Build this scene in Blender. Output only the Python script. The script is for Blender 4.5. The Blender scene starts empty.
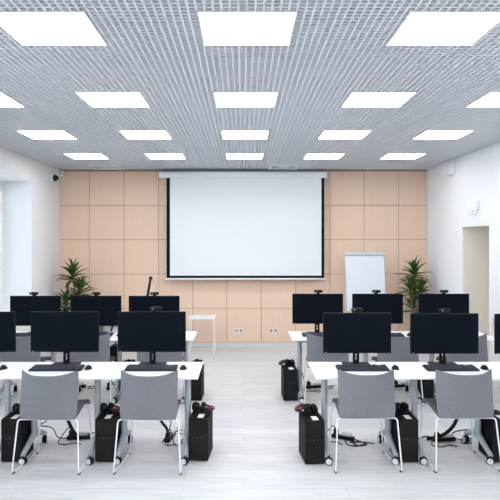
import bpy, bmesh, math, random
from mathutils import Vector, Matrix
random.seed(7)
S = bpy.context.scene
COL = S.collection
PI = math.pi
F, CX, CY, H = 557.0, 243.0, 241.0, 1.886      # focal length in pixels, principal point, eye height
def PX(x, Y): return (x - CX) * Y / F
def PZ(y, Y): return H - (y - CY) * Y / F

# ------------------------------------------------------------------ materials
def mat(name, col, rough=0.5, metal=0.0, spec=0.5, noise=None, bump=None, emit=None):
    m = bpy.data.materials.new(name); m.use_nodes = True
    nt = m.node_tree; b = nt.nodes['Principled BSDF']
    b.inputs['Base Color'].default_value = (*col, 1)
    b.inputs['Roughness'].default_value = rough
    b.inputs['Metallic'].default_value = metal
    b.inputs['Specular IOR Level'].default_value = spec
    tc = nt.nodes.new('ShaderNodeTexCoord')
    if noise:
        sc, amt = noise
        n = nt.nodes.new('ShaderNodeTexNoise'); n.inputs['Scale'].default_value = sc; n.inputs['Detail'].default_value = 4
        nt.links.new(tc.outputs['Object'], n.inputs['Vector'])
        mx = nt.nodes.new('ShaderNodeMix'); mx.data_type = 'RGBA'
        mx.inputs[6].default_value = (*[c * (1 - amt) for c in col], 1)
        mx.inputs[7].default_value = (*[min(1, c * (1 + amt)) for c in col], 1)
        nt.links.new(n.outputs['Fac'], mx.inputs[0]); nt.links.new(mx.outputs[2], b.inputs['Base Color'])
    if bump:
        sc, st = bump
        n = nt.nodes.new('ShaderNodeTexNoise'); n.inputs['Scale'].default_value = sc
        nt.links.new(tc.outputs['Object'], n.inputs['Vector'])
        bp = nt.nodes.new('ShaderNodeBump'); bp.inputs['Strength'].default_value = st; bp.inputs['Distance'].default_value = 0.002
        nt.links.new(n.outputs['Fac'], bp.inputs['Height']); nt.links.new(bp.outputs['Normal'], b.inputs['Normal'])
    if emit:
        b.inputs['Emission Color'].default_value = (*emit[0], 1); b.inputs['Emission Strength'].default_value = emit[1]
    return m

def floor_mat():
    m = bpy.data.materials.new('pale_laminate'); m.use_nodes = True
    nt = m.node_tree; b = nt.nodes['Principled BSDF']; L = nt.links.new
    tc = nt.nodes.new('ShaderNodeTexCoord')
    br = nt.nodes.new('ShaderNodeTexBrick')
    br.inputs['Scale'].default_value = 1.0
    br.inputs['Brick Width'].default_value = 1.25; br.inputs['Row Height'].default_value = 0.17
    br.inputs['Mortar Size'].default_value = 0.0018; br.inputs['Mortar Smooth'].default_value = 0.3
    br.offset = 0.37; br.inputs['Bias'].default_value = 0.0
    br.inputs['Color1'].default_value = (*FLOOR_A, 1); br.inputs['Color2'].default_value = (*FLOOR_B, 1)
    br.inputs['Mortar'].default_value = (*[c * .72 for c in FLOOR_B], 1)
    L(tc.outputs['Object'], br.inputs['Vector'])
    mp = nt.nodes.new('ShaderNodeMapping'); mp.inputs['Scale'].default_value = (1.3, 16, 1)
    L(tc.outputs['Object'], mp.inputs['Vector'])
    n = nt.nodes.new('ShaderNodeTexNoise'); n.inputs['Scale'].default_value = 2.2; n.inputs['Detail'].default_value = 6; n.inputs['Roughness'].default_value = .62
    L(mp.outputs['Vector'], n.inputs['Vector'])
    r = nt.nodes.new('ShaderNodeValToRGB')
    r.color_ramp.elements[0].position = .3; r.color_ramp.elements[0].color = (.75, .75, .75, 1)
    r.color_ramp.elements[1].position = .72; r.color_ramp.elements[1].color = (1.0, 1.0, 1.0, 1)
    L(n.outputs['Fac'], r.inputs['Fac'])
    mx = nt.nodes.new('ShaderNodeMix'); mx.data_type = 'RGBA'; mx.blend_type = 'MULTIPLY'; mx.inputs[0].default_value = 1
    L(br.outputs['Color'], mx.inputs[6]); L(r.outputs['Color'], mx.inputs[7])
    L(mx.outputs[2], b.inputs['Base Color'])
    b.inputs['Roughness'].default_value = .42; b.inputs['Specular IOR Level'].default_value = .4
    bp = nt.nodes.new('ShaderNodeBump'); bp.inputs['Strength'].default_value = .08; bp.inputs['Distance'].default_value = .002
    L(n.outputs['Fac'], bp.inputs['Height']); L(bp.outputs['Normal'], b.inputs['Normal'])
    return m

def wood_panel_mat():
    m = bpy.data.materials.new('beech_panel'); m.use_nodes = True
    nt = m.node_tree; b = nt.nodes['Principled BSDF']; L = nt.links.new
    tc = nt.nodes.new('ShaderNodeTexCoord')
    mp = nt.nodes.new('ShaderNodeMapping'); mp.inputs['Scale'].default_value = (22, 1, 1.2)
    L(tc.outputs['Object'], mp.inputs['Vector'])
    n = nt.nodes.new('ShaderNodeTexNoise'); n.inputs['Scale'].default_value = 3; n.inputs['Detail'].default_value = 5
    L(mp.outputs['Vector'], n.inputs['Vector'])
    mx = nt.nodes.new('ShaderNodeMix'); mx.data_type = 'RGBA'
    mx.inputs[6].default_value = (*[c * .95 for c in WOOD], 1); mx.inputs[7].default_value = (*[min(1, c * 1.05) for c in WOOD], 1)
    L(n.outputs['Fac'], mx.inputs[0]); L(mx.outputs[2], b.inputs['Base Color'])
    b.inputs['Roughness'].default_value = .5; b.inputs['Specular IOR Level'].default_value = .3
    return m

def glass_mat():
    m = bpy.data.materials.new('window_glass'); m.use_nodes = True
    nt = m.node_tree; nt.nodes.clear(); L = nt.links.new
    o = nt.nodes.new('ShaderNodeOutputMaterial'); mix = nt.nodes.new('ShaderNodeMixShader')
    t = nt.nodes.new('ShaderNodeBsdfTransparent'); g = nt.nodes.new('ShaderNodeBsdfGlossy'); g.inputs['Roughness'].default_value = .02
    fr = nt.nodes.new('ShaderNodeFresnel'); fr.inputs['IOR'].default_value = 1.45
    L(fr.outputs[0], mix.inputs[0]); L(t.outputs[0], mix.inputs[1]); L(g.outputs[0], mix.inputs[2]); L(mix.outputs[0], o.inputs[0])
    return m

FLOOR_A = (.75, .75, .755); FLOOR_B = (.65, .65, .655)
WOOD = (.835, .617, .47)
M = dict(
    floor=floor_mat(), wood=wood_panel_mat(), glass=glass_mat(),
    wood_gap=mat('panel_groove', (.36, .24, .16), .8),
    wall=mat('white_wall_paint', (.83, .835, .84), .85, spec=.2, noise=(1.5, .015)),
    beige=mat('cream_reveal_paint', (.93, .875, .79), .85, spec=.2, noise=(1.5, .015)),
    plinth=mat('grey_white_plinth', (.68, .69, .70), .5),
    grid=mat('white_lacquered_grid', (.69, .715, .76), .45),
    void=mat('grey_ceiling_void', (.12, .14, .18), .9, spec=.1),
    lamp=mat('lit_diffuser', (.95, .95, .95), .5, emit=((.97, .985, 1.0), 10.0)),
    lampframe=mat('lamp_frame_white', (.82, .83, .85), .4),
    white=mat('white_laminate', (.88, .885, .89), .35, noise=(6, .01)),
    whitemetal=mat('white_powder_coat', (.88, .88, .88), .35),
    plastic_w=mat('white_plastic', (.84, .85, .86), .4),
    silver=mat('silver_powder_coat', (.44, .49, .53), .38, metal=.2),
    fabric=mat('grey_chair_fabric', (.20, .205, .226), .95, spec=.12, noise=(85, .22), bump=(420, .5)),
    black=mat('black_plastic', (.007, .0075, .009), .5, spec=.2),
    blackm=mat('matte_black_steel', (.004, .0045, .006), .6, spec=.1, noise=(40, .1)),
    bezel=mat('black_bezel', (.004, .005, .008), .5, spec=.12),
    screen=mat('dark_screen', (.003, .0055, .0105), .45, spec=.06),
    key=mat('charcoal_keys', (.035, .042, .055), .55, spec=.35),
    kb=mat('dark_keyboard_base', (.020, .026, .034), .5, spec=.3),
    rubber=mat('black_rubber', (.015, .015, .016), .7, spec=.2),
    hub=mat('light_grey_hub', (.62, .64, .66), .4),
    red=mat('dark_red_padding', (.10, .006, .010), .6),
    lens=mat('glossy_lens', (.01, .01, .012), .1),
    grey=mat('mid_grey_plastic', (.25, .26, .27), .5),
    dgrey=mat('charcoal_detail', (.045, .048, .052), .5),
    lgrey=mat('light_grey_plastic', (.55, .56, .57), .5),
    paper=mat('white_paper', (.85, .86, .87), .8, spec=.1),
    fabricw=mat('projection_fabric', (.78, .805, .83), .85, spec=.1),
    board=mat('whiteboard_surface', (.72, .77, .83), .35, spec=.3),
    alu=mat('brushed_aluminium', (.60, .61, .63), .35, metal=.6),
    leaf=mat('dracaena_leaf', (.046, .10, .020), .45, spec=.4, noise=(9, .5)),
    cane=mat('plant_cane', (.22, .16, .09), .85, noise=(30, .3)),
    soil=mat('dark_soil', (.03, .02, .015), .95, noise=(60, .4)),
    pot=mat('white_pot', (.75, .75, .74), .4),
    green=mat('green_sign_ink', (.05, .50, .30), .5),
    signface=mat('lit_sign_face', (.90, .93, .92), .4, emit=((.93, 1.0, .97), .45)),
    brown=mat('dark_case_brown', (.10, .09, .085), .7),  # plain dark brown, not assigned to any object
    card=mat('pale_printed_card', (.70, .68, .66), .7, noise=(14, .12)),
    door=mat('pale_door', (.70, .64, .55), .6),
)

# ------------------------------------------------------------------ mesh builder
class MB:
    def __init__(self): self.bm = bmesh.new(); self.mi = 0
    def _fin(self, faces):
        for f in faces: f.material_index = self.mi
        return faces
    def box(self, x0, x1, y0, y1, z0, z1, mtx=None):
        c = [(x0, y0, z0), (x1, y0, z0), (x1, y1, z0), (x0, y1, z0), (x0, y0, z1), (x1, y0, z1), (x1, y1, z1), (x0, y1, z1)]
        v = [self.bm.verts.new(mtx @ Vector(p) if mtx else p) for p in c]
        self._fin([self.bm.faces.new([v[i] for i in q]) for q in ((0, 3, 2, 1), (4, 5, 6, 7), (0, 1, 5, 4), (1, 2, 6, 5), (2, 3, 7, 6), (3, 0, 4, 7))])
        return self
    def rbox(self, x0, x1, y0, y1, z0, z1, r=.005, seg=2, mtx=None):
        t = bmesh.new()
        c = [(x0, y0, z0), (x1, y0, z0), (x1, y1, z0), (x0, y1, z0), (x0, y0, z1), (x1, y0, z1), (x1, y1, z1), (x0, y1, z1)]
        v = [t.verts.new(p) for p in c]
        for q in ((0, 3, 2, 1), (4, 5, 6, 7), (0, 1, 5, 4), (1, 2, 6, 5), (2, 3, 7, 6), (3, 0, 4, 7)): t.faces.new([v[i] for i in q])
        bmesh.ops.bevel(t, geom=list(t.edges), offset=r, segments=seg, affect='EDGES', profile=.5)
        self.merge(t, mtx); return self
    def merge(self, t, mtx=None):
        mp = {}
        for v in t.verts: mp[v] = self.bm.verts.new(mtx @ v.co if mtx else v.co)
        for f in t.faces:
            try: self._fin([self.bm.faces.new([mp[v] for v in f.verts])])
            except ValueError: pass
        t.free()
    def tube(self, pts, r, n=8, cap=True, radii=None, sx=1.0):
        pts = [Vector(p) for p in pts]; rings = []; up = None
        for i, p in enumerate(pts):
            d = (pts[min(i + 1, len(pts) - 1)] - pts[max(i - 1, 0)]).normalized()
            if up is None:
                up = Vector((0, 0, 1)) if abs(d.z) < .9 else Vector((0, 1, 0))
            s = d.cross(up)
            if s.length < 1e-5: s = d.cross(Vector((1, 0, 0)))
            s.normalize(); up = s.cross(d).normalized()
            rr = radii[i] if radii else r
            rings.append([self.bm.verts.new(p + (s * math.cos(a) * sx + up * math.sin(a)) * rr) for a in [2 * PI * k / n for k in range(n)]])
        for a, b in zip(rings, rings[1:]):
            for k in range(n):
                self._fin([self.bm.faces.new([a[k], a[(k + 1) % n], b[(k + 1) % n], b[k]])])
        if cap:
            self._fin([self.bm.faces.new(rings[0][::-1]), self.bm.faces.new(rings[-1])])
        return self
    def lathe(self, prof, n=20, mtx=None):     # profile (r, z) around local Z
        rings = []
        for r, z in prof:
            ring = []
            for k in range(n):
                a = 2 * PI * k / n; p = Vector((r * math.cos(a), r * math.sin(a), z))
                ring.append(self.bm.verts.new(mtx @ p if mtx else p))
            rings.append(ring)
        for a, b in zip(rings, rings[1:]):
            for k in range(n): self._fin([self.bm.faces.new([a[k], a[(k + 1) % n], b[(k + 1) % n], b[k]])])
        self._fin([self.bm.faces.new(rings[0][::-1]), self.bm.faces.new(rings[-1])])
        return self
    def shell(self, fn, nu, nv, th):           # a thick curved sheet: fn(u, v) gives a point, u and v run 0..1
        P = [[Vector(fn(i / nu, j / nv)) for j in range(nv + 1)] for i in range(nu + 1)]
        def nrm(i, j):
            a = P[min(i + 1, nu)][j] - P[max(i - 1, 0)][j]; b = P[i][min(j + 1, nv)] - P[i][max(j - 1, 0)]
            n = a.cross(b); return n.normalized() if n.length > 1e-9 else Vector((0, 0, 1))
        A = [[self.bm.verts.new(P[i][j]) for j in range(nv + 1)] for i in range(nu + 1)]
        B = [[self.bm.verts.new(P[i][j] - nrm(i, j) * (th(i / nu, j / nv) if callable(th) else th)) for j in range(nv + 1)] for i in range(nu + 1)]
        f = self.bm.faces.new; o = []
        for i in range(nu):
            for j in range(nv):
                o.append(f([A[i][j], A[i + 1][j], A[i + 1][j + 1], A[i][j + 1]])); o.append(f([B[i][j], B[i][j + 1], B[i + 1][j + 1], B[i + 1][j]]))
        for i in range(nu):
            o.append(f([A[i][0], B[i][0], B[i + 1][0], A[i + 1][0]])); o.append(f([A[i][nv], A[i + 1][nv], B[i + 1][nv], B[i][nv]]))
        for j in range(nv):
            o.append(f([A[0][j], A[0][j + 1], B[0][j + 1], B[0][j]])); o.append(f([A[nu][j], B[nu][j], B[nu][j + 1], A[nu][j + 1]]))
        self._fin(o); return self
    def build(self, name, m, parent=None, smooth=False, loc=None, bevel=0):
        bmesh.ops.recalc_face_normals(self.bm, faces=self.bm.faces)
        me = bpy.data.meshes.new(name); self.bm.to_mesh(me); self.bm.free()
        for k in (m if isinstance(m, (list, tuple)) else [m]): me.materials.append(M[k])
        if smooth:
            me.polygons.foreach_set('use_smooth', [True] * len(me.polygons))
            try: me.set_sharp_from_angle(angle=math.radians(38))
            except Exception: pass
        o = bpy.data.objects.new(name, me); COL.objects.link(o)
        if parent: o.parent = parent
        if loc: o.location = loc
        if bevel:
            b = o.modifiers.new('bevel', 'BEVEL'); b.width = bevel; b.segments = 2; b.limit_method = 'ANGLE'
        return o

def fillet(pts, r, n=4):
    pts = [Vector(p) for p in pts]; out = [pts[0]]
    for a, b, c in zip(pts, pts[1:], pts[2:]):
        d1 = (a - b); d2 = (c - b); k = min(r, d1.length * .48, d2.length * .48)
        p = b + d1.normalized() * k; q = b + d2.normalized() * k
        for i in range(n + 1):
            t = i / n; out.append(p * (1 - t) ** 2 + b * 2 * t * (1 - t) + q * t * t)
    return out + [pts[-1]]
def spline(pts, n=6):
    P = [Vector(p) for p in pts]; P = [P[0] * 2 - P[1]] + P + [P[-1] * 2 - P[-2]]; out = []
    for i in range(1, len(P) - 2):
        a, b, c, d = P[i - 1:i + 3]
        for k in range(n):
            t = k / n
            out.append(.5 * ((2 * b) + (c - a) * t + (2 * a - 5 * b + 4 * c - d) * t * t + (3 * b - a - 3 * c + d) * t ** 3))
    return out + [P[-2]]

def tag(o, label, cat, group=None, kind=None):
    o['label'] = label; o['category'] = cat
    if group: o['group'] = group
    if kind: o['kind'] = kind
    return o
def thing(name, label, cat, loc=(0, 0, 0), rz=0, group=None):
    o = bpy.data.objects.new(name, None); COL.objects.link(o); o.empty_display_size = .1
    o.location = loc; o.rotation_euler = (0, 0, rz)
    return tag(o, label, cat, group)
def kids(o): return [c for c in bpy.data.objects if c.parent == o]
def dup(root, label, loc, rz=0):
    def cp(o, par):
        c = o.copy(); COL.objects.link(c)
        if par: c.parent = par
        for ch in list(o.children): cp(ch, c)
        return c
    r = cp(root, None); r.location = loc; r.rotation_euler = (0, 0, rz); r['label'] = label
    return r
def series(make, items):
    """first item is the prototype, the others are copies"""
    out = []
    for i, (label, loc, rz) in enumerate(items):
        if i == 0:
            o = make(); o['label'] = label; o.location = loc; o.rotation_euler = (0, 0, rz)
        else:
            o = dup(out[0], label, loc, rz)
        out.append(o)
    return out
def struct(o): o['kind'] = 'structure'; return o

# ------------------------------------------------------------------ the room
XL, XR, YB, YF, ZC = -3.255, 3.27, 9.90, -2.0, 3.149
struct(MB().box(XL - .6, XR + 1.0, YF - .3, YB + .3, -.15, 0).build('floor', 'floor'))

# back wall with square panels standing proud of dark grooves
b = MB(); b.mi = 1; b.box(XL - .6, XR + 1.0, YB + .012, YB + .25, 0, ZC + .30)
b.mi = 0
ps = 34.33 * YB / F; x = PX(55.3, YB); zb = .080
nx = 12
for i in range(nx):
    for j in range(5):
        xa, xb = max(x + i * ps, XL), min(x + (i + 1) * ps, XR)
        if xb - xa < .05: continue
        za, zt = zb + j * ps, zb + (j + 1) * ps
        b.box(xa + .004, xb - .004, YB, YB + .02, za + .004, min(zt, ZC - .008) - .004)
struct(b.build('wall_back', ['wood', 'wood_gap'], bevel=.002))
struct(MB().box(XL, XR, YB - .014, YB + .012, 0, .080).build('baseboard_back', 'plinth', bevel=.003))

# left wall: thick, with three window openings
WX = XL - .53
wins = [(6.1, 8.58), (2.5, 4.98), (-1.1, 1.38)]  # the two nearer windows are unseen, added to light the room from the left
zs, zt = .80, 2.81
b = MB()
b.box(WX, XL, YF, YB + .012, 0, zs); b.box(WX, XL, YF, YB + .012, zt, ZC + .30)
ys = [YF] + sorted([v for w in wins for v in w]) + [YB + .012]
for a, c in zip(ys[0::2], ys[1::2]): b.box(WX, XL, a, c, zs, zt)
struct(b.build('wall_left', 'wall'))
struct(MB().box(XL, XL + .012, YF, YB - .016, 0, .085).build('baseboard_left', 'plinth', bevel=.003))
for i, (a, c) in enumerate(wins):
    w = MB(); x0, x1 = WX + .015, WX + .075
    w.box(x0, x1, a, c, zs + .03, zs + .10); w.box(x0, x1, a, c, zt - .07, zt)
    m_ = (a + c) / 2
    for y0, y1 in ((a, a + .07), (c - .07, c), (m_ - .05, m_ + .05)): w.box(x0, x1, y0, y1, zs + .10, zt - .07)
    fr = struct(w.build('window_%d' % (i + 1), 'plastic_w', bevel=.006))
    g = MB()
    for y0, y1 in ((a + .07, m_ - .05), (m_ + .05, c - .07)): g.box(x0 + .025, x0 + .031, y0, y1, zs + .10, zt - .07)
    g.build('pane', 'glass', fr)
    MB().box(WX + .0, XL + .03, a + .001, c - .001, zs, zs + .03).build('window_sill', 'white', fr, bevel=.006)
    hd = MB(); hd.rbox(x1, x1 + .03, m_ - .012, m_ + .012, 1.62, 1.76, .004); hd.build('window_handle', 'plastic_w', fr)

# right wall: thick, with a deep doorway
DY0, DY1, DZ, WR = 7.40, 8.30, 2.095, XR + .95
b = MB()
b.box(XR, WR, YF, DY0, 0, ZC + .30); b.box(XR, WR, DY1, YB + .012, 0, ZC + .30); b.box(XR, WR, DY0, DY1, DZ, ZC + .30)
struct(b.build('wall_right', 'wall'))
b = MB()
b.box(XR + .01, WR, DY1 - .006, DY1, 0, DZ); b.box(XR + .01, WR, DY0, DY0 + .006, 0, DZ); b.box(XR + .01, WR, DY0 + .006, DY1 - .006, DZ - .006, DZ)
struct(b.build('trim_1', 'beige'))
d = struct(MB().box(WR - .06, WR - .01, DY0 + .006, DY1 - .006, .004, DZ - .006).build('door_1', 'door', bevel=.003))
hd = MB(); hd.tube(fillet([(WR - .06, DY0 + .10, 1.0), (WR - .12, DY0 + .10, 1.0), (WR - .12, DY0 + .22, 1.0)], .02), .009); hd.build('door_handle', 'alu', d, smooth=True)
b = MB(); b.box(XR - .012, XR, YF, DY0, 0, .085); b.box(XR - .012, XR, DY1, YB - .016, 0, .085)
struct(b.build('baseboard_right', 'plinth', bevel=.003))
struct(MB().box(WX, WR, YF - .2, YF, 0, ZC + .30).build('wall_front', 'wall'))

# open-cell grid ceiling, cut around the lamps and the vents
LW, LD = .558, .534; LXs = [.024 + 1.174 * k for k in range(-2, 3)]; LYs = [3.06 + 1.656 * k for k in range(-3, 4)]
holes = [(x - LW / 2, x + LW / 2, y, y + LD) for x in LXs for y in LYs]
vents = [(PX(90.5, 9.5), PX(90.5, 9.5) + .52, 9.27, 9.79), (PX(269, 9.5), PX(269, 9.5) + .50, 9.27, 9.77)]
holes += vents
def segs(lo, hi, cuts):
    out = []; p = lo
    for a, c in sorted(cuts):
        if a > p: out.append((p, a))
        p = max(p, c)
    if p < hi: out.append((p, hi))
    return out
CELL, TB, HB = .046, .013, .015
b = MB(); b.mi = 1; b.box(XL, XR, YF, YB, ZC + .085, ZC + .12); b.mi = 0
off = (.024 - LW / 2)
x = off - CELL * int((off - XL - .02) / CELL)
while x < XR - .02:
    for a, c in segs(YF + .02, YB - .02, [(h[2] - .004, h[3] + .004) for h in holes if h[0] - .008 < x < h[1] + .008]):
        b.box(x - TB / 2, x + TB / 2, a, c, ZC, ZC + HB)
    x += CELL
y = 3.06 - CELL * int((3.06 - YF - .02) / CELL)
while y < YB - .02:
    for a, c in segs(XL + .012, XR - .012, [(h[0] - .004, h[1] + .004) for h in holes if h[2] - .008 < y < h[3] + .008]):
        b.box(a, c, y - TB / 2, y + TB / 2, ZC + .001, ZC + HB)
    y += CELL
struct(b.build('ceiling', ['grid', 'void']))

# ------------------------------------------------------------------ ceiling lights and vents
def make_light():
    t = thing('ceiling_light', '', 'ceiling light', group='square ceiling light panels')
    b = MB(); h = LW / 2; k = LD / 2; f = .012
    for q in ((-h, h, -k, -k + f), (-h, h, k - f, k), (-h, -h + f, -k + f, k - f), (h - f, h, -k + f, k - f)): b.box(*q, -.004, .05)
    b.box(-h + f, h - f, -k + f, k - f, .04, .05)
    b.build('frame', 'lampframe', t)
    MB().box(-h + f, h - f, -k + f, k - f, -.002, .012).build('diffuser', 'lamp', t)
    return t
coln = ['leftmost', 'second from left', 'middle', 'second from right', 'rightmost']
rown = {3: 'row nearest the viewer', 4: 'second row from the viewer', 5: 'third row from the viewer', 6: 'row closest to the projection screen'}
items = []
for k, y in enumerate(LYs):
    for i, x in enumerate(LXs):
        if k in rown: lab = 'bright square ceiling light panel, %s of the %s' % (coln[i], rown[k])
        else: lab = 'bright square ceiling light panel behind the viewer, %s in ceiling row %d' % (coln[i], 3 - k)
        if k == 3 and i in (0, 4): lab = 'bright square ceiling light panel just outside the frame, %s end of nearest row' % ('left' if i == 0 else 'right')
        if k == 3 and i in (1, 2, 3): lab = 'large bright ceiling light panel, %s of the three in the nearest row' % ('left', 'middle', 'right')[i - 1]
        items.append((lab, (x, y + LD / 2, ZC), 0))
series(make_light, items)

for (x0, x1, y0, y1), lab in zip(vents, ('square white ceiling air vent at left, above the wood panels', 'square white ceiling air vent above the projection screen')):
    t = thing('ceiling_vent', lab, 'air vent', ((x0 + x1) / 2, (y0 + y1) / 2, ZC), 0, 'ceiling air vents')
    h = (x1 - x0) / 2 - .002
    b = MB(); f = .05
    for q in ((-h, h, -h, -h + f), (-h, h, h - f, h), (-h, -h + f, -h + f, h - f), (h - f, h, -h + f, h - f)): b.box(*q, -.014, .03)
    b.build('frame', 'plastic_w', t, bevel=.004)
    MB().box(-h + f, h - f, -h + f, h - f, .022, .03).build('backing', 'grey', t)
    for k, s in enumerate((.17, .115, .06)):
        b = MB(); w = .03
        Mx = Matrix.Identity(4)
        for sgn in (1, -1):
            b.box(-s, s, sgn * s - .004, sgn * s + .004, -.010 + k * .003, .018); b.box(sgn * s - .004, sgn * s + .004, -s + .004, s - .004, -.010 + k * .003, .018)
        b.build('louvre', 'plastic_w', t)

# ------------------------------------------------------------------ projection screen
YS = 9.74
t = thing('projection_screen', 'large pulled-down white projection screen with black border on the wood wall', 'projection screen', (.04, YS, 1.22))
sx = lambda px: PX(px, YS) - .04
sz = lambda py: PZ(py, YS) - 1.22
b = MB(); b.rbox(sx(159), sx(326.8), -.06, .10, sz(178), sz(172), .012); b.build('housing', 'plastic_w', t, smooth=True)
for s, a in ((sx(158.6), -1), (sx(326.2), 1)): MB().rbox(s, s + .018, -.064, .104, sz(178.3), sz(171.7), .004).build('end_cap', 'lgrey', t)
MB().box(sx(170), sx(321.4), -.004, .000, sz(275.6), sz(177.8)).build('screen_fabric', 'fabricw', t)
b = MB(); b.box(sx(166.6), sx(170), -.005, .000, sz(278), sz(177.8)); b.box(sx(321.4), sx(324.2), -.005, 0, sz(278), sz(177.8)); b.box(sx(170), sx(321.4), -.005, 0, sz(278), sz(275.6))
b.build('black_border', 'bezel', t)
MB().rbox(sx(165.5), sx(325.5), -.014, .012, sz(279.6), sz(278), .006).build('bottom_bar', 'plastic_w', t, smooth=True)
b = MB(); b.box(sx(160.5), sx(325), .02, .155, sz(171.9), sz(169.2)); b.build('gap_shade_bar', 'grey', t)  # dark bar stands in for the shaded gap between housing and ceiling

# ------------------------------------------------------------------ flip chart
YFc = 9.35
t = thing('flip_chart', 'white flip chart board on easel legs leaning by the wood wall', 'flip chart', (PX(366.3, YFc), YFc, 0))
tilt = Matrix.Translation((0, 0, .72)) @ Matrix.Rotation(math.radians(-8), 4, 'X')
w = 38.6 / 2 * YFc / F; hh = PZ(253, YFc) - .72 + .02
b = MB(); b.rbox(-w, w, 0, .02, 0, hh - .06, .006, mtx=tilt); b.build('board', 'board', t)
b = MB()
for q in ((-w - .012, -w, 0, hh - .05), (w, w + .012, 0, hh - .05), (-w - .012, w + .012, -.012, 0)): b.box(q[0], q[1], -.004, .024, q[2], q[3], mtx=tilt)
b.build('board_frame', 'alu', t)
b = MB(); b.rbox(-w - .015, w + .015, -.02, .03, hh - .062, hh, .008, mtx=tilt); b.build('clamp_bar', 'lgrey', t, smooth=True)
b = MB(); b.box(-w * .9, w * .9, -.05, 0, -.02, -.012, mtx=tilt); b.box(-w * .9, w * .9, -.05, -.046, -.012, .01, mtx=tilt); b.build('pen_tray', 'lgrey', t)
for sx_ in (-1, 1):
    MB().tube([(sx_ * w * .55, .13, 1.3), (sx_ * (w - .02), -.02, .55), (sx_ * (w + .02), -.10, .012)], .012).build('leg', 'alu', t, smooth=True)
MB().tube([(0, .20, 1.5), (0, .36, .7), (0, .47, .012)], .012).build('leg', 'alu', t, smooth=True)

# ------------------------------------------------------------------ dracaena plants
def leaf(b, base, az, el, L, w, droop, room):
    n = 7; p = Vector(base); mids = []; d_el = el
    for i in range(n + 1):
        mids.append((p.copy(), d_el)); st = L / n
        p = p + Vector((math.cos(az) * math.cos(d_el), math.sin(az) * math.cos(d_el), math.sin(d_el))) * st
        p.x = min(max(p.x, room[0]), room[1]); p.y = min(p.y, room[2])      # tips bend along the walls
        d_el -= droop / n * (0.5 + i / n)
    side = Vector((-math.sin(az), math.cos(az), 0)); prev = None
    for i, (q, e) in enumerate(mids):
        t_ = i / n; ww = w * (.45 + 1.5 * t_ if t_ < .36 else (1 - t_) ** .75 * 1.38) * .5
        ww = max(ww, .0006)
        nrm = Vector((-math.cos(az) * math.sin(e), -math.sin(az) * math.sin(e), math.cos(e)))
        ring = [b.bm.verts.new(q + side * ww + nrm * ww * .45), b.bm.verts.new(q), b.bm.verts.new(q - side * ww + nrm * ww * .45), b.bm.verts.new(q - nrm * .0025)]
        if prev:
            for a in range(4): b.bm.faces.new([prev[a], prev[(a + 1) % 4], ring[(a + 1) % 4], ring[a]])
        prev = ring
def plant(label, loc, heads, seed):
    r = random.Random(seed)
    t = thing('potted_dracaena', label, 'plant', loc, 0, 'potted dracaenas in the corners')
    b = MB(); b.lathe([(.11, 0), (.135, .02), (.17, .34), (.178, .36), (.165, .36), (.155, .33), (.001, .33)], 28); b.build('pot', 'pot', t, smooth=True)
    b = MB(); b.lathe([(.152, .328), (.152, .338), (.08, .348), (.001, .35)], 20); b.build('soil', 'soil', t, smooth=True)
    for k, (hx, hy, hz, n, L) in enumerate(heads):
        a = 2 * PI * k / len(heads) + .5
        st = (.05 * math.cos(a), .05 * math.sin(a), .335)
        pts = spline([st, (st[0] * .7 + hx * .3 + r.uniform(-.015, .015), st[1] * .7 + hy * .3, .335 * .5 + hz * .5), (hx, hy, hz + .05)], 6)
        MB().tube(pts, .016, 8, radii=[.019 - .006 * i / len(pts) for i in range(len(pts))]).build('cane', 'cane', t, smooth=True)
        b = MB()
        for i in range(n):
            f = i / (n - 1)
            az = i * 2.399 + r.uniform(-.25, .25)
            el = math.radians(-8 + 88 * f + r.uniform(-8, 8))
            leaf(b, (hx + .012 * math.cos(az), hy + .012 * math.sin(az), hz - .10 + .17 * f), az, el, L * 1.08 * r.uniform(.78, 1.08) * (1 - .28 * f), .074 * r.uniform(.85, 1.15), 1.15 * r.uniform(.5, 1.2) * (1 - .55 * f), (XL + .035 - loc[0], XR - .035 - loc[0], YB - .03 - loc[1]))
        b.build('foliage', 'leaf', t, smooth=True)
    return t
YP = 9.42
plant('leafy dracaena in the left corner behind the black monitors', (PX(74, YP), YP, 0),
      [(-.02, 0, PZ(276, YP), 30, .34), (.12, -.06, PZ(291, YP), 26, .30), (-.13, -.03, PZ(303, YP), 22, .30), (.04, .08, PZ(306, YP), 20, .30)], 5)
plant('leafy dracaena in the right corner beside the flip chart', (PX(415, YP), YP, 0),
      [(-.01, .0, PZ(274, YP), 30, .31), (-.09, -.04, PZ(289, YP), 24, .27), (.10, -.02, PZ(291, YP), 24, .26), (-.02, .06, PZ(307, YP), 24, .29)], 11)

# ------------------------------------------------------------------ white side table at the wall
x0, x1, y0, y1, th_ = PX(188.3, 9.13), PX(214.6, 9.13), 9.13, 9.60, .615
t = thing('side_table', 'small white square side table with thin legs against the wood wall', 'side table', ((x0 + x1) / 2, (y0 + y1) / 2, 0))
w, dd = (x1 - x0) / 2, (y1 - y0) / 2
MB().rbox(-w, w, -dd, dd, th_ - .014, th_, .004).build('tabletop', 'white', t)
for a in (-1, 1):
    for c in (-1, 1): MB().tube([(a * (w - .012), c * (dd - .012), th_ - .014), (a * (w - .012), c * (dd - .012), 0)], .008).build('leg', 'whitemetal', t, smooth=True)
b = MB(); b.tube([(-w + .012, dd - .012, .03), (w - .012, dd - .012, .03)], .007); b.build('crossbar', 'whitemetal', t, smooth=True)
for a in (-1, 1): MB().tube([(a * (w - .012), -dd + .012, th_ - .03), (a * (w - .012), dd - .012, th_ - .03)], .006).build('crossbar', 'whitemetal', t, smooth=True)

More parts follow.
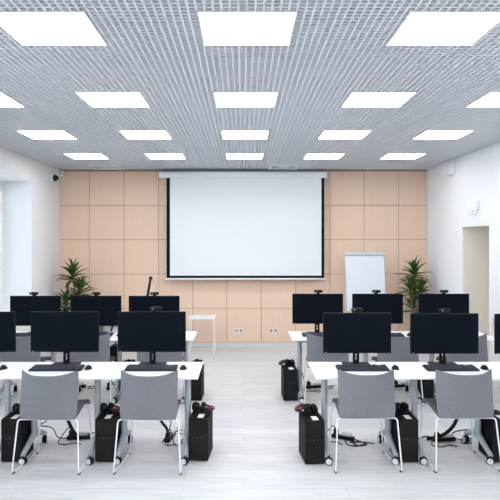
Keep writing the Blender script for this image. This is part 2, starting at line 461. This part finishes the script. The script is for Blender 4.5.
# ------------------------------------------------------------------ small wall things
for px, lab in ((238.8, 'white double wall socket low on the wood wall, left of the pair'), (273.3, 'white double wall socket low on the wood wall, right of the pair')):
    t = thing('wall_socket', lab, 'wall socket', (PX(px, YB), YB, PZ(330.5, YB)), 0, 'double wall sockets')
    MB().rbox(-.072, .072, -.010, 0, -.04, .04, .004).build('plate', 'plastic_w', t)
    for s in (-.034, .034):
        b = MB(); b.lathe([(.024, 0), (.024, .004), (.020, .004), (.018, .001)], 20, Matrix.Translation((s, -.010, 0)) @ Matrix.Rotation(PI / 2, 4, 'X'))
        b.build('outlet', 'grey', t)

yc = 9.40; t = thing('security_camera', 'small white security camera with black dome high on left wall', 'security camera', (XL, yc, PZ(178, yc)))
MB().rbox(0, .065, -.045, .045, -.06, .06, .01).build('mount', 'plastic_w', t, smooth=True)
b = MB(); b.lathe([(.056 * math.cos(a), .056 * math.sin(a) * 1.5) for a in [PI / 2 * k / 6 for k in range(6)]] + [(.002, .084)], 20, Matrix.Translation((.065, 0, 0)) @ Matrix.Rotation(PI / 2, 4, 'Y')); b.build('dome', 'lens', t, smooth=True)
t = thing('motion_sensor', 'tiny white motion sensor in the upper left room corner', 'sensor', (XL + .035, YB, PZ(173, 9.85)))
MB().rbox(-.035, .035, -.045, -.0, -.055, .055, .012).build('body', 'plastic_w', t, smooth=True)
b = MB(); b.lathe([(.018, 0), (.014, .008), (.002, .011)], 14, Matrix.Translation((0, -.045, -.01)) @ Matrix.Rotation(PI / 2, 4, 'X')); b.build('lens', 'lgrey', t, smooth=True)

t = thing('wall_speaker', 'white box speaker mounted high on the right wall below ceiling', 'speaker', (XR, 8.68, 3.01))
MB().rbox(-.07, 0, -.13, .13, -.09, .09, .012).build('body', 'plastic_w', t, smooth=True)
MB().rbox(-.076, -.066, -.11, .11, -.075, .075, .004).build('grille', 'board', t)
MB().box(-.05, 0, -.02, .02, -.105, -.09).build('bracket', 'lgrey', t)

t = thing('exit_sign', 'white emergency sign box with green marks above the doorway', 'emergency sign', (XR, 7.835, 2.38))
MB().rbox(-.06, 0, -.125, .125, -.052, .068, .008).build('housing', 'plastic_w', t, smooth=True)
MB().box(-.057, -.05, -.12, .12, -.10, -.052).build('sign_plate', 'signface', t)
MB().rbox(-.0625, -.0595, -.112, .112, -.040, .056, .001).build('lit_face', 'signface', t)
b = MB()
for a, c, z0, z1 in ((-.10, -.03, -.092, -.062), (-.01, .03, -.086, -.060), (.045, .11, -.092, -.066)): b.box(-.0585, -.0570, a, c, z0, z1)
b.build('green_marks', 'green', t)

t = thing('light_switch', 'small pale switch plate low on the right wall near the doorway', 'light switch', (XR, 7.27, PZ(322, 7.27)))
MB().rbox(-.010, 0, -.04, .04, -.04, .04, .003).build('plate', 'lgrey', t)
MB().rbox(-.016, -.010, -.026, .026, -.03, .03, .002).build('rocker', 'plastic_w', t)

# ------------------------------------------------------------------ desks
DW, DD, DH = .795, .585, .75
def make_desk():
    t = thing('desk', '', 'desk', group='white computer desks in two rows')
    MB().rbox(-DW / 2, DW / 2, -DD / 2, DD / 2, DH - .022, DH, .004).build('tabletop', 'white', t)
    b = MB(); b.rbox(-DW / 2 + .10, DW / 2 - .10, -.025, .025, .665, .715, .006); b.build('cross_rail', 'silver', t)
    for s in (-1, 1):
        lx = s * (DW / 2 - .115)
        b = MB(); b.tube([(lx, 0, .15), (lx, 0, .70)], .028, 16); b.rbox(lx - .03, lx + .03, -.16, .16, .70, .728, .006)
        b.build('leg', 'silver', t, smooth=True)
        b = MB(); b.tube(fillet([(lx, -.262, .078), (lx, -.01, .172), (lx, .06, .172), (lx, .275, .088)], .06, 5), .026, 12, radii=[.020] + [.029] * 12 + [.020], sx=.92)
        b.build('foot', 'silver', t, smooth=True)
        b = MB(); b.rbox(lx - .036, lx + .036, -.05, .05, .675, .712, .008); b.build('tilt_clamp', 'black', t)
        for yy, rot in ((-.255, 82 if s < 0 else 62), (.262, 12)):
            R_ = Matrix.Translation((lx, yy, .034)) @ Matrix.Rotation(math.radians(rot), 4, 'Z') @ Matrix.Rotation(PI / 2, 4, 'Y')
            b = MB(); b.lathe([(.026, -.021), (.033, -.017), (.034, -.003), (.028, -.002), (.028, .002), (.034, .003), (.033, .017), (.026, .021)], 22, R_)
            b.tube([(lx, yy, .05), (lx, yy, .082)], .009, 8)
            c = b.build('caster', 'rubber', t, smooth=True)
            for z0, z1 in ((-.0235, -.0195), (.0195, .0235)): MB().lathe([(.0255, z0), (.0255, z1)], 18, R_).build('wheel_hub', 'hub', c)
    return t
YF1, YB1 = 4.947, 6.722
deskF = dict(R=[1.005, 1.803, 2.601], L=[-.773, -1.572, -2.371])
deskB = dict(R=[.966, 1.764, 2.562], L=[-.9725, -1.771, -2.57])
side = {'R': 'right', 'L': 'left'}
ordn = {'R': ['next to the central aisle', 'in the middle of the three', 'at the right wall end'], 'L': ['next to the central aisle', 'in the middle of the three', 'at the window wall end']}
rowt = {'F': 'front %s row', 'B': 'back %s row'}
items = []
for rk, D, Y in (('F', deskF, YF1), ('B', deskB, YB1)):
    for s in 'LR':
        for i, x in enumerate(D[s]):
            items.append(('white wheeled desk of the %s, %s' % (rowt[rk] % side[s], ordn[s][i]), (x, Y, 0), 0))
series(make_desk, items)

# ------------------------------------------------------------------ monitors
def make_monitor():
    t = thing('monitor', '', 'monitor', group='black desktop monitors')
    b = MB(); b.rbox(-.125, .125, -.095, .085, 0, .012, .005); b.build('base', 'black', t, smooth=True)
    b = MB(); z0, z1 = .010, .36
    for q in ((-.029, -.006), (.006, .029)): b.box(q[0], q[1], .020, .040, z0, z1)
    for z in ((.010, .045), (.068, .074), (.100, .36)): b.box(-.006, .006, .020, .040, z[0], z[1])
    b.build('neck', 'black', t, bevel=.003)
    b = MB(); b.rbox(-.31, .31, -.030, -.006, .125, .492, .005); b.rbox(-.22, .22, -.010, .022, .18, .44, .012); b.build('housing', 'bezel', t, smooth=True)
    MB().box(-.302, .302, -.0312, -.0295, .142, .484).build('screen', 'screen', t)
    MB().box(-.292, -.277, -.0312, -.0300, .1295, .1345).build('badge', 'lgrey', t)
    return t
ZM = DH
monF = dict(R=[(1.04, 5.10), (1.836, 5.10), (2.605, 5.10)], L=[(-.832, 5.10), (-1.625, 5.10), (-2.384, 5.10)])
monB = dict(R=[(PX(317.8, 6.8), 6.83), (PX(377.8, 6.8), 6.83), (PX(444, 6.8), 6.83)], L=[(PX(154, 6.8), 6.83), (PX(95.8, 6.8), 6.83), (PX(35.2, 6.8), 6.83)])
items = []
for rk, D in (('F', monF), ('B', monB)):
    for s in 'LR':
        for i, (x, y) in enumerate(D[s]):
            pl = ['nearest the central aisle', 'in the middle of the three', 'farthest from the aisle'][i]
            sz_ = 'large switched-off black monitor' if rk == 'F' else 'switched-off black monitor'
            items.append(('%s on the %s, %s' % (sz_, rowt[rk] % side[s], pl), (x, y, ZM), 0))
mons = series(make_monitor, items)
drop = [0, 0, 0, .011, .016, .020, .026, .026, .026, 0, 0, 0]      # each panel slides on its stand
for o, dz in zip(mons, drop):
    for c in o.children:
        if c.name.split('.')[0] in ('housing', 'screen', 'badge'): c.location.z -= dz

# ------------------------------------------------------------------ webcams
def make_webcam():
    t = thing('webcam', '', 'webcam', group='webcams clipped on monitors')
    b = MB(); b.rbox(-.053, .053, -.030, .002, .012, .047, .012, 3); b.build('body', 'black', t, smooth=True)
    b = MB(); b.lathe([(.011, 0), (.011, .004), (.007, .003)], 16, Matrix.Translation((0, -.030, .030)) @ Matrix.Rotation(PI / 2, 4, 'X')); b.build('lens', 'bezel', t)
    b = MB(); b.box(-.018, .018, -.020, .014, .0, .016); b.box(-.015, .015, .0265, .031, -.05, .016); b.box(-.015, .015, .010, .031, .008, .016); b.build('clip', 'black', t, bevel=.002)
    MB().box(-.034, -.018, -.0306, -.0298, .026, .031).build('logo_mark', 'lgrey', t)
    return t
items = []
for s, i, px in (('L', 0, 156), ('L', 1, 65.8), ('R', 0, 356.8), ('R', 1, 444.3)):
    pl = ['nearest the central aisle', 'in the middle of the three'][i]
    items.append(('small black webcam on the front %s row monitor %s' % (side[s], pl), (PX(px, 5.08), 5.082, ZM + .492 - {'L': (0, 0), 'R': (.011, .016)}[s][i]), 0))
for s, i, px in (('L', 0, 154.6), ('L', 1, 96), ('L', 2, 34), ('R', 0, 318.2), ('R', 1, 376.3), ('R', 2, 444)):
    pl = ['nearest the central aisle', 'in the middle of the three', 'farthest from the aisle'][i]
    items.append(('small black webcam on the back %s row monitor %s' % (side[s], pl), (PX(px, 6.8), 6.812, ZM + .492 - (.026 if s == 'L' else 0)), 0))
series(make_webcam, items)

# ------------------------------------------------------------------ keyboards and mice
def make_keyboard():
    t = thing('keyboard', '', 'keyboard', group='black keyboards on the desks')
    tl = Matrix.Rotation(math.radians(4), 4, 'X') @ Matrix.Translation((0, 0, .006))
    b = MB(); b.rbox(-.228, .228, -.078, .078, 0, .014, .005, mtx=tl); b.build('base', 'kb', t, smooth=True)
    b = MB()
    for r_ in range(6):
        yv = .062 - r_ * .0235 - (.004 if r_ else 0)
        for c in range(22):
            xv = -.215 + c * .0199
            if c in (15, 19) and r_ == 0: continue
            if c == 15 or c == 18: continue
            if r_ == 5 and 4 <= c <= 9:
                if c == 4: b.box(xv, xv + .0199 * 6 - .003, yv - .010, yv + .010, .014, .0185, mtx=tl)
                continue
            b.box(xv, xv + .017, yv - .010, yv + .010, .014, .0185, mtx=tl)
    b.build('keys', 'key', t)
    return t
def make_mouse():
    t = thing('computer_mouse', '', 'mouse', group='black computer mice on the desks')
    def dome(u, v):
        a = u * 2 * PI; r_ = v
        x = .032 * math.cos(a) * r_; y = .054 * math.sin(a) * r_
        return (x, y, .002 + .034 * max(0, 1 - r_ ** 2.6) * (1 - .25 * math.sin(a) * r_))
    b = MB(); n, m_ = 20, 6
    top = b.bm.verts.new(dome(0, 0)); rings = []
    for j in range(1, m_ + 1): rings.append([b.bm.verts.new(dome(i / n, j / m_)) for i in range(n)])
    for i in range(n): b.bm.faces.new([top, rings[0][i], rings[0][(i + 1) % n]])
    for a, c in zip(rings, rings[1:]):
        for i in range(n): b.bm.faces.new([a[i], c[i], c[(i + 1) % n], a[(i + 1) % n]])
    b.bm.faces.new(rings[-1]); b.build('body', 'black', t, smooth=True)
    b = MB(); b.lathe([(.006, -.003), (.008, 0), (.006, .003)], 12, Matrix.Translation((0, .026, .026)) @ Matrix.Rotation(PI / 2, 4, 'Y')); b.build('scroll_wheel', 'grey', t)
    return t
kb, ms = [], []
for s, i, kx, mx in (('L', 0, -.808, -.530), ('L', 1, -1.643, -1.372), ('L', 2, -2.43, -2.128), ('R', 0, 1.055, 1.352), ('R', 1, 1.836, 2.143)):
    pl = ['nearest the central aisle', 'of the middle desk', 'at the far left end'][i]
    kb.append(('black keyboard on the front %s row, %s' % (side[s], pl), (kx, 4.925, DH), 0))
    ms.append(('black mouse on the front %s row, %s' % (side[s], pl), (mx, 4.945, DH), 0))
for s, i, kx in (('L', 0, -1.08), ('L', 1, -1.79), ('L', 2, -2.53), ('R', 0, .935), ('R', 1, 1.69), ('R', 2, 2.45)):
    pl = ['nearest the central aisle', 'of the middle desk', 'at the wall end'][i]
    kb.append(('black keyboard on the back %s row, %s' % (side[s], pl), (kx, 6.67, DH), 0))
    if (s, i) != ('L', 2): ms.append(('black mouse on the back %s row, %s' % (side[s], pl), (kx + .305, 6.68, DH), 0))
series(make_keyboard, kb); series(make_mouse, ms)

# ------------------------------------------------------------------ chairs
def make_chair():
    t = thing('chair', '', 'chair', group='grey upholstered sled-base chairs')
    def back(u, v):
        a = u * 2 - 1; hw = .236
        lift = .027 * abs(a) ** 2.6 * v ** 2
        yy = -.180 - .050 * v ** 1.25 + .115 * abs(a) ** 2.6 * (.10 + .90 * v)
        return (a * hw * (1 - .035 * max(0, (.12 - v) / .12)), yy, .450 + .343 * v + lift)
    b = MB(); b.shell(back, 20, 16, lambda u, v: .024 if 0 < v < 1 and 0 < u < 1 else .014); b.build('backrest', 'fabric', t, smooth=True)
    def seat(u, v):
        a = u * 2 - 1; hw = .226 - .024 * v
        zz = .452 + .030 * (1 - math.cos(min(1, v / .6) * PI)) / 2 - .05 * max(0, (v - .8) / .2) ** 2 - .012 * (1 - a * a) * math.sin(PI * v)
        return (a * hw, -.176 + .50 * v, zz)
    b = MB(); b.shell(seat, 14, 16, lambda u, v: .030 if 0 < v < 1 and 0 < u < 1 else .018); b.build('seat', 'fabric', t, smooth=True)
    b = MB()
    for s in (-1, 1):
        b.tube(fillet([(s * .06, -.12, .416), (s * .247, -.165, .428), (s * .271, -.225, .0125), (s * .268, -.18, .0115), (s * .244, .240, .0115), (s * .212, .245, .420), (s * .06, .18, .424)], .028, 5), .0060, 8)
    for y, z in ((-.12, .416), (.18, .424)): b.tube([(-.06, y, z), (.06, y, z)], .0060, 8)
    b.build('sled_frame', 'whitemetal', t, smooth=True)
    for s in (-1, 1):
        for y, x in ((-.200, .269), (.215, .2455)):
            MB().rbox(s * x - .009, s * x + .009, y - .016, y + .016, 0, .014, .003).build('glide', 'rubber', t)
    return t
ch = []
for s, i, x, y, rz in (('L', 0, -.768, 4.705, -1.5), ('L', 1, -1.588, 4.71, -1.5), ('R', 0, 1.018, 4.745, 1.5), ('R', 1, 1.830, 4.745, 1.5)):
    pl = ['nearest the central aisle', 'second from the aisle'][i]
    ch.append(('grey sled-base chair pushed to the front %s row, %s' % (side[s], pl), (x, y, 0), math.radians(rz)))
for s, i, x, rz in (('L', 0, -.930, 1), ('L', 1, -1.77, 0), ('L', 2, -2.562, 0), ('R', 0, .973, -1), ('R', 1, 1.781, -1), ('R', 2, 2.577, -1)):
    pl = ['nearest the central aisle', 'middle of three', 'at the wall end'][i]
    ch.append(('grey sled-base chair at the back %s row, %s' % (side[s], pl), (x, 6.545, 0), math.radians(rz)))
series(make_chair, ch)

# ------------------------------------------------------------------ computer towers
TW, TD, TH = .168, .290, .369
def make_tower():
    t = thing('computer_tower', '', 'computer tower', group='black computer towers on the floor')
    b = MB(); b.rbox(-TW / 2, TW / 2, -TD / 2 + .012, TD / 2, .008, TH, .003); b.build('case', 'blackm', t)
    b = MB()
    b.rbox(-TW / 2, TW / 2, -TD / 2, -TD / 2 + .014, .008, .225, .004); b.rbox(-TW / 2, TW / 2, -TD / 2, -TD / 2 + .014, .228, TH, .004); b.build('front_panel', 'black', t)
    b = MB(); b.lathe([(.007, 0), (.007, .003)], 14, Matrix.Translation((-.01, -TD / 2, .208)) @ Matrix.Rotation(PI / 2, 4, 'X')); b.build('power_button', 'dgrey', t)
    for x in (-.045, .025, .045): MB().box(x - .006, x + .006, -TD / 2 - .001, -TD / 2 + .001, .205, .210).build('usb_port', 'dgrey', t)
    MB().box(-.012, .038, -TD / 2 + .022, -TD / 2 + .125, TH, TH + .0012).build('paper_label', 'paper', t)
    for x in (-.06, .06):
        for y in (-.11, .11): MB().box(x - .012, x + .012, y - .012, y + .012, 0, .009).build('rubber_foot', 'rubber', t)
    return t
tw = {
 'la': ('black computer tower on the central aisle side of the front left row', (-.370, 4.905, 0), -5),
 'lb': ('black computer tower between the two grey chairs of the front left row', (-1.173, 4.880, 0), -.5),
 'lc': ('black computer tower at the left picture edge under the front desks', (-1.973, 4.880, 0), -.5),
 'ra': ('black computer tower on the central aisle side of the front right row', (.594, 4.838, 0), 5),
 'rb': ('black computer tower between the two grey chairs of the front right row', (1.4035, 4.870, 0), .5),
 'rc': ('black computer tower at the right picture edge under the front desks', (2.203, 4.87, 0), .5),
 'bla': ('black computer tower on the central aisle side of the back left row', (-.566, 6.70, 0), -2),
 'blb': ('black computer tower between desks inside the back left row', (-1.372, 6.70, 0), 0),
 'bra': ('black computer tower on the central aisle side of the back right row', (.556, 6.70, 0), 2),
 'brc': ('black computer tower inside the back right row, seen under front desk', (2.163, 6.70, 0), 0),
}
keys_ = list(tw)
tos = dict(zip(keys_, series(make_tower, [(tw[k][0], tw[k][1], math.radians(tw[k][2])) for k in keys_])))

# ------------------------------------------------------------------ headsets on the towers
def make_headset():
    t = thing('headset', '', 'headset', group='headsets lying on the towers')
    for (x, y, rz) in ((.040, -.005, 20), (-.012, .012, -25)):
        R_ = Matrix.Translation((x, y, .038)) @ Matrix.Rotation(math.radians(rz), 4, 'Z') @ Matrix.Rotation(PI / 2 - .25, 4, 'Y')
        b = MB(); b.lathe([(.020, -.018), (.033, -.014), (.037, -.004), (.037, .006)], 22, R_); c = b.build('ear_cup', 'black', t, smooth=True)
        b = MB(); b.lathe([(.036, .006), (.038, .012), (.034, .020), (.020, .021), (.018, .014), (.003, .013)], 22, R_); b.build('ear_cushion', 'rubber', c, smooth=True)
    arc = [(.040, 0, .055), (.030, .055, .052), (-.015, .085, .045), (-.062, .070, .035), (-.082, .030, .028), (-.070, .0, .030), (-.030, .004, .050)]
    b = MB(); b.tube(spline(arc, 6), .008, 8, sx=1.3); b.build('headband', 'black', t, smooth=True)
    b = MB(); b.tube(spline([(-.022, .086, .042), (-.062, .072, .034), (-.084, .030, .027), (-.074, .002, .028)], 6), .014, 10, sx=1.2); b.build('band_padding', 'red', t, smooth=True)
    b = MB(); b.tube(spline([(.044, -.02, .03), (.062, -.045, .018), (.045, -.075, .012)], 5), .0035, 6); b.tube([(.045, -.075, .012), (.036, -.082, .011)], .007, 8); b.build('microphone', 'black', t, smooth=True)
    return t
hs = []
for k, dx, dy, rz, lab in (
    ('ra', -.022, .055, 10, 'black and dark red headset on the aisle tower of the front right row'),
    ('la', .0, .055, -160, 'black and dark red headset on the aisle tower of the front left row'),
    ('lb', -.012, .055, -165, 'black and red headset on the tower between front left chairs'),
    ('lc', .02, .05, -150, 'black headset on the tower at the left picture edge'),
    ('rb', -.02, .06, 25, 'black headset on the tower between front right chairs'),
    ('bla', .012, .04, -20, 'black headset on the aisle tower of the back left row'),
    ('blb', .0, .03, 15, 'black headset on the tower inside the back left row'),
    ('bra', -.01, .04, 5, 'black headset on the aisle tower of the back right row')):
    x, y, _ = tw[k][1]
    hs.append((lab, (x + dx, y + dy, TH + .0005), math.radians(rz)))
for o in series(make_headset, hs): o.scale = (1.13, 1.13, 1.13)

# ------------------------------------------------------------------ cabling below the desks
def cable(name, label, pts, r, m='rubber', n=6, group=None):
    o = MB().tube(spline(pts, 7), r, n).build(name, m, None, smooth=True)
    return tag(o, label, 'cable', group)
def make_strip():
    t = thing('power_strip', '', 'power strip', group='power strips on the floor behind the desks')
    b = MB(); b.rbox(-.11, .11, -.026, .026, 0, .036, .008); b.build('body', 'black', t, smooth=True)
    for k, x in enumerate((-.07, -.015, .04)):
        b = MB(); b.lathe([(.019, .036), (.019, .038), (.015, .037)], 16, Matrix.Translation((x, 0, 0))); b.build('outlet', 'grey', t)
    b = MB(); b.rbox(-.092, -.048, -.019, .019, .038, .085, .008); b.tube(spline([(-.07, 0, .08), (-.09, -.03, .12), (-.14, -.07, .06), (-.17, -.10, .006), (-.10, -.15, .006), (-.02, -.12, .006), (.05, -.16, .006)], 6), .0045, 6); b.build('plug', 'rubber', t, smooth=True)
    b = MB(); b.rbox(-.004, .084, -.028, .022, .038, .072, .010); b.build('white_adapter', 'lgrey', t, smooth=True)
    b = MB(); b.tube(spline([(.11, 0, .018), (.16, .01, .006), (.24, -.03, .006), (.21, -.10, .006), (.13, -.09, .006), (.17, -.03, .012), (.30, .02, .006)], 6), .0045, 6); b.build('cord', 'rubber', t, smooth=True)
    return t
st = []
for lab, px, py, rz in (
    ('power strip with pale adapter on the floor under the leftmost front chair', 79, 439, 5),
    ('power strip with looped cord on the floor behind the front left aisle chair', 170, 439, 80),
    ('power strip with looped cord behind the front right aisle chair', 343, 439, -30),
    ('power strip on the floor behind the second front right chair', 444, 441, 8),
    ('power strip under the back right desk beside the aisle', 314, 388, 15),
    ('power strip under the back right desks beside the wheeled leg', 401, 387, 8),
    ('power strip under the back left middle desk, left of its leg', 77, 388, 20),
    ('power strip under the back left desks, right of the front desk leg', 109, 388, 100)):
    Y = H * F / (py - CY); st.append((lab, (PX(px, Y), Y, 0), math.radians(rz)))
series(make_strip, st)
G = 'black cable hoses hanging below the front desks'
cable('cable_hose', 'thick black cable hose hanging behind the leftmost front chair', [(-1.66, 5.12, .70), (-1.67, 5.16, .45), (-1.635, 5.20, .22), (-1.585, 5.27, .06), (-1.545, 5.31, .042)], .016, 'rubber', 10, G)
cable('cable_hose', 'black cable hose hanging behind the front left aisle chair', [(-.86, 5.12, .70), (-.83, 5.14, .42), (-.765, 5.18, .22), (-.715, 5.20, .14), (-.70, 5.24, .05)], .013, 'rubber', 10, G)
cable('cable_hose', 'thick black cable hose curving behind the second front right chair', [(1.99, 5.12, .70), (2.005, 5.15, .40), (1.975, 5.18, .20), (1.90, 5.22, .085), (1.81, 5.26, .03), (1.74, 5.28, .016)], .016, 'rubber', 10, G)
G = 'thin black cables trailing over the floor'
cable('floor_cable', 'thin black cable across the floor under the leftmost front chair', [(-1.87, 5.22, .35), (-1.83, 5.20, .22), (-1.90, 5.22, .16), (-1.80, 5.26, .12), (-1.76, 5.30, .02), (-1.66, 5.32, .0055), (-1.57, 5.40, .0055), (-1.46, 5.46, .0055), (-1.36, 5.38, .0055)], .005, 'rubber', 6, G)
cable('floor_cable', 'thin black cable looped on the floor behind front right aisle chair', [(.955, 5.24, .05), (.96, 5.16, .0055), (1.03, 5.11, .0055), (1.12, 5.15, .0055), (1.14, 5.20, .0055), (1.07, 5.22, .0055), (1.00, 5.20, .0055)], .006, 'rubber', 6, G)
cable('floor_cable', 'thin black cables running over the floor behind second front right chair', [(1.66, 5.28, .006), (1.76, 5.36, .006), (1.86, 5.30, .006), (1.98, 5.36, .006), (2.10, 5.50, .006), (2.24, 5.56, .006)], .0055, 'rubber', 6, G)
cable('floor_cable', 'thin black cable hanging down beside the front left aisle desk leg', [(-.70, 5.16, .70), (-.66, 5.17, .40), (-.68, 5.18, .15), (-.75, 5.20, .0055), (-.69, 5.13, .0055), (-.62, 5.17, .0055)], .0045, 'rubber', 6, G)
cable('floor_cable', 'thin black cable dropping from the back right aisle desk leg', [(PX(300, 6.75), 6.75, .40), (PX(304, 6.8), 6.82, .20), (PX(309, 6.9), 6.92, .05), (PX(318, 7), 6.94, .0055), (PX(328, 7), 7.0, .0055)], .005, 'rubber', 6, G)

# ------------------------------------------------------------------ odd things among the back left desks
t = thing('microphone_stand', 'slim black gooseneck stand with thin wire behind the back left aisle monitor', 'microphone stand', (PX(147.2, 6.92), 6.925, DH))
b = MB(); b.lathe([(.028, 0), (.028, .010), (.008, .016), (.002, .016)], 18); b.build('base', 'black', t, smooth=True)
hx = PX(150.4, 6.92) - PX(147.2, 6.92); hz = PZ(279, 6.92) - DH
b = MB(); b.tube(spline([(0, 0, .01), (0, 0, hz * .55), (hx * .3, 0, hz * .75), (hx, 0, hz)], 6), .014, 10, radii=[.019 - .004 * (i / 18) for i in range(19)]); b.build('arm', 'black', t, smooth=True)
b = MB(); b.rbox(-.021, .021, -.018, .018, -.014, .018, .007, mtx=Matrix.Translation((hx + .002, 0, hz + .008))); b.rbox(-.012, .012, -.012, .012, .016, .024, .004, mtx=Matrix.Translation((hx + .006, 0, hz + .008))); b.build('head', 'black', t, smooth=True)
b = MB(); b.tube(spline([(hx + .018, 0, hz - .005), (hx + .050, 0, hz - .05), (hx + .066, 0, hz - .12), (hx + .060, 0, hz - .19), (hx + .02, 0, hz - .23)], 6), .0022, 6); b.build('wire', 'grey', t, smooth=True)

x0, x1, yb = PX(99.5, 6.94), PX(118, 6.94), 6.93
t = thing('document_box', 'pale box with dark and red streaks on the back left middle desk', 'box', ((x0 + x1) / 2, yb, DH))
w = (x1 - x0) / 2
MB().rbox(-w, w, -.02, .025, 0, .125, .003).build('box_body', 'card', t)
MB().box(-w + .02, -w + .05, -.0215, -.0195, .02, .11).build('dark_stripe', 'grey', t)
MB().box(.02, .045, -.0215, -.0195, .02, .11, Matrix.Rotation(math.radians(14), 4, 'Y')).build('red_stripe', 'red', t)
MB().box(-w + .075, -w + .115, -.0215, -.0195, .03, .10).build('white_patch', 'paper', t)

t = thing('equipment_case', 'narrow black case on the floor behind the back left middle desk', 'case', (PX(113.5, 7.85), 7.95, 0))
MB().rbox(-.055, .055, -.10, .10, .012, .40, .010).build('body', 'blackm', t)
b = MB(); b.tube(fillet([(0, -.05, .40), (0, -.05, .43), (0, .05, .43), (0, .05, .40)], .012), .006, 8); b.build('handle', 'black', t, smooth=True)
for y in (-.07, .07): MB().box(-.04, .04, y - .015, y + .015, 0, .013).build('foot', 'rubber', t)

# ------------------------------------------------------------------ light, camera, view
W = bpy.data.worlds.new('world'); S.world = W; W.use_nodes = True
bg = W.node_tree.nodes['Background']; bg.inputs['Color'].default_value = (.70, .85, 1.0, 1); bg.inputs['Strength'].default_value = 4.0
cd = bpy.data.cameras.new('camera'); cam = bpy.data.objects.new('camera', cd); COL.objects.link(cam)
cam.location = (0, 0, H); cam.rotation_euler = (PI / 2, 0, 0)
cd.sensor_fit = 'HORIZONTAL'; cd.sensor_width = 36; cd.lens = 36 * F / 500
cd.shift_x = (250 - CX) / 500; cd.shift_y = -(250 - CY) / 500
cd.clip_start = .05; cd.clip_end = 200
S.camera = cam
v = S.view_settings; v.view_transform = 'Standard'; v.look = 'None'; v.gamma = 1; v.use_curve_mapping = False; v.exposure = 0.27
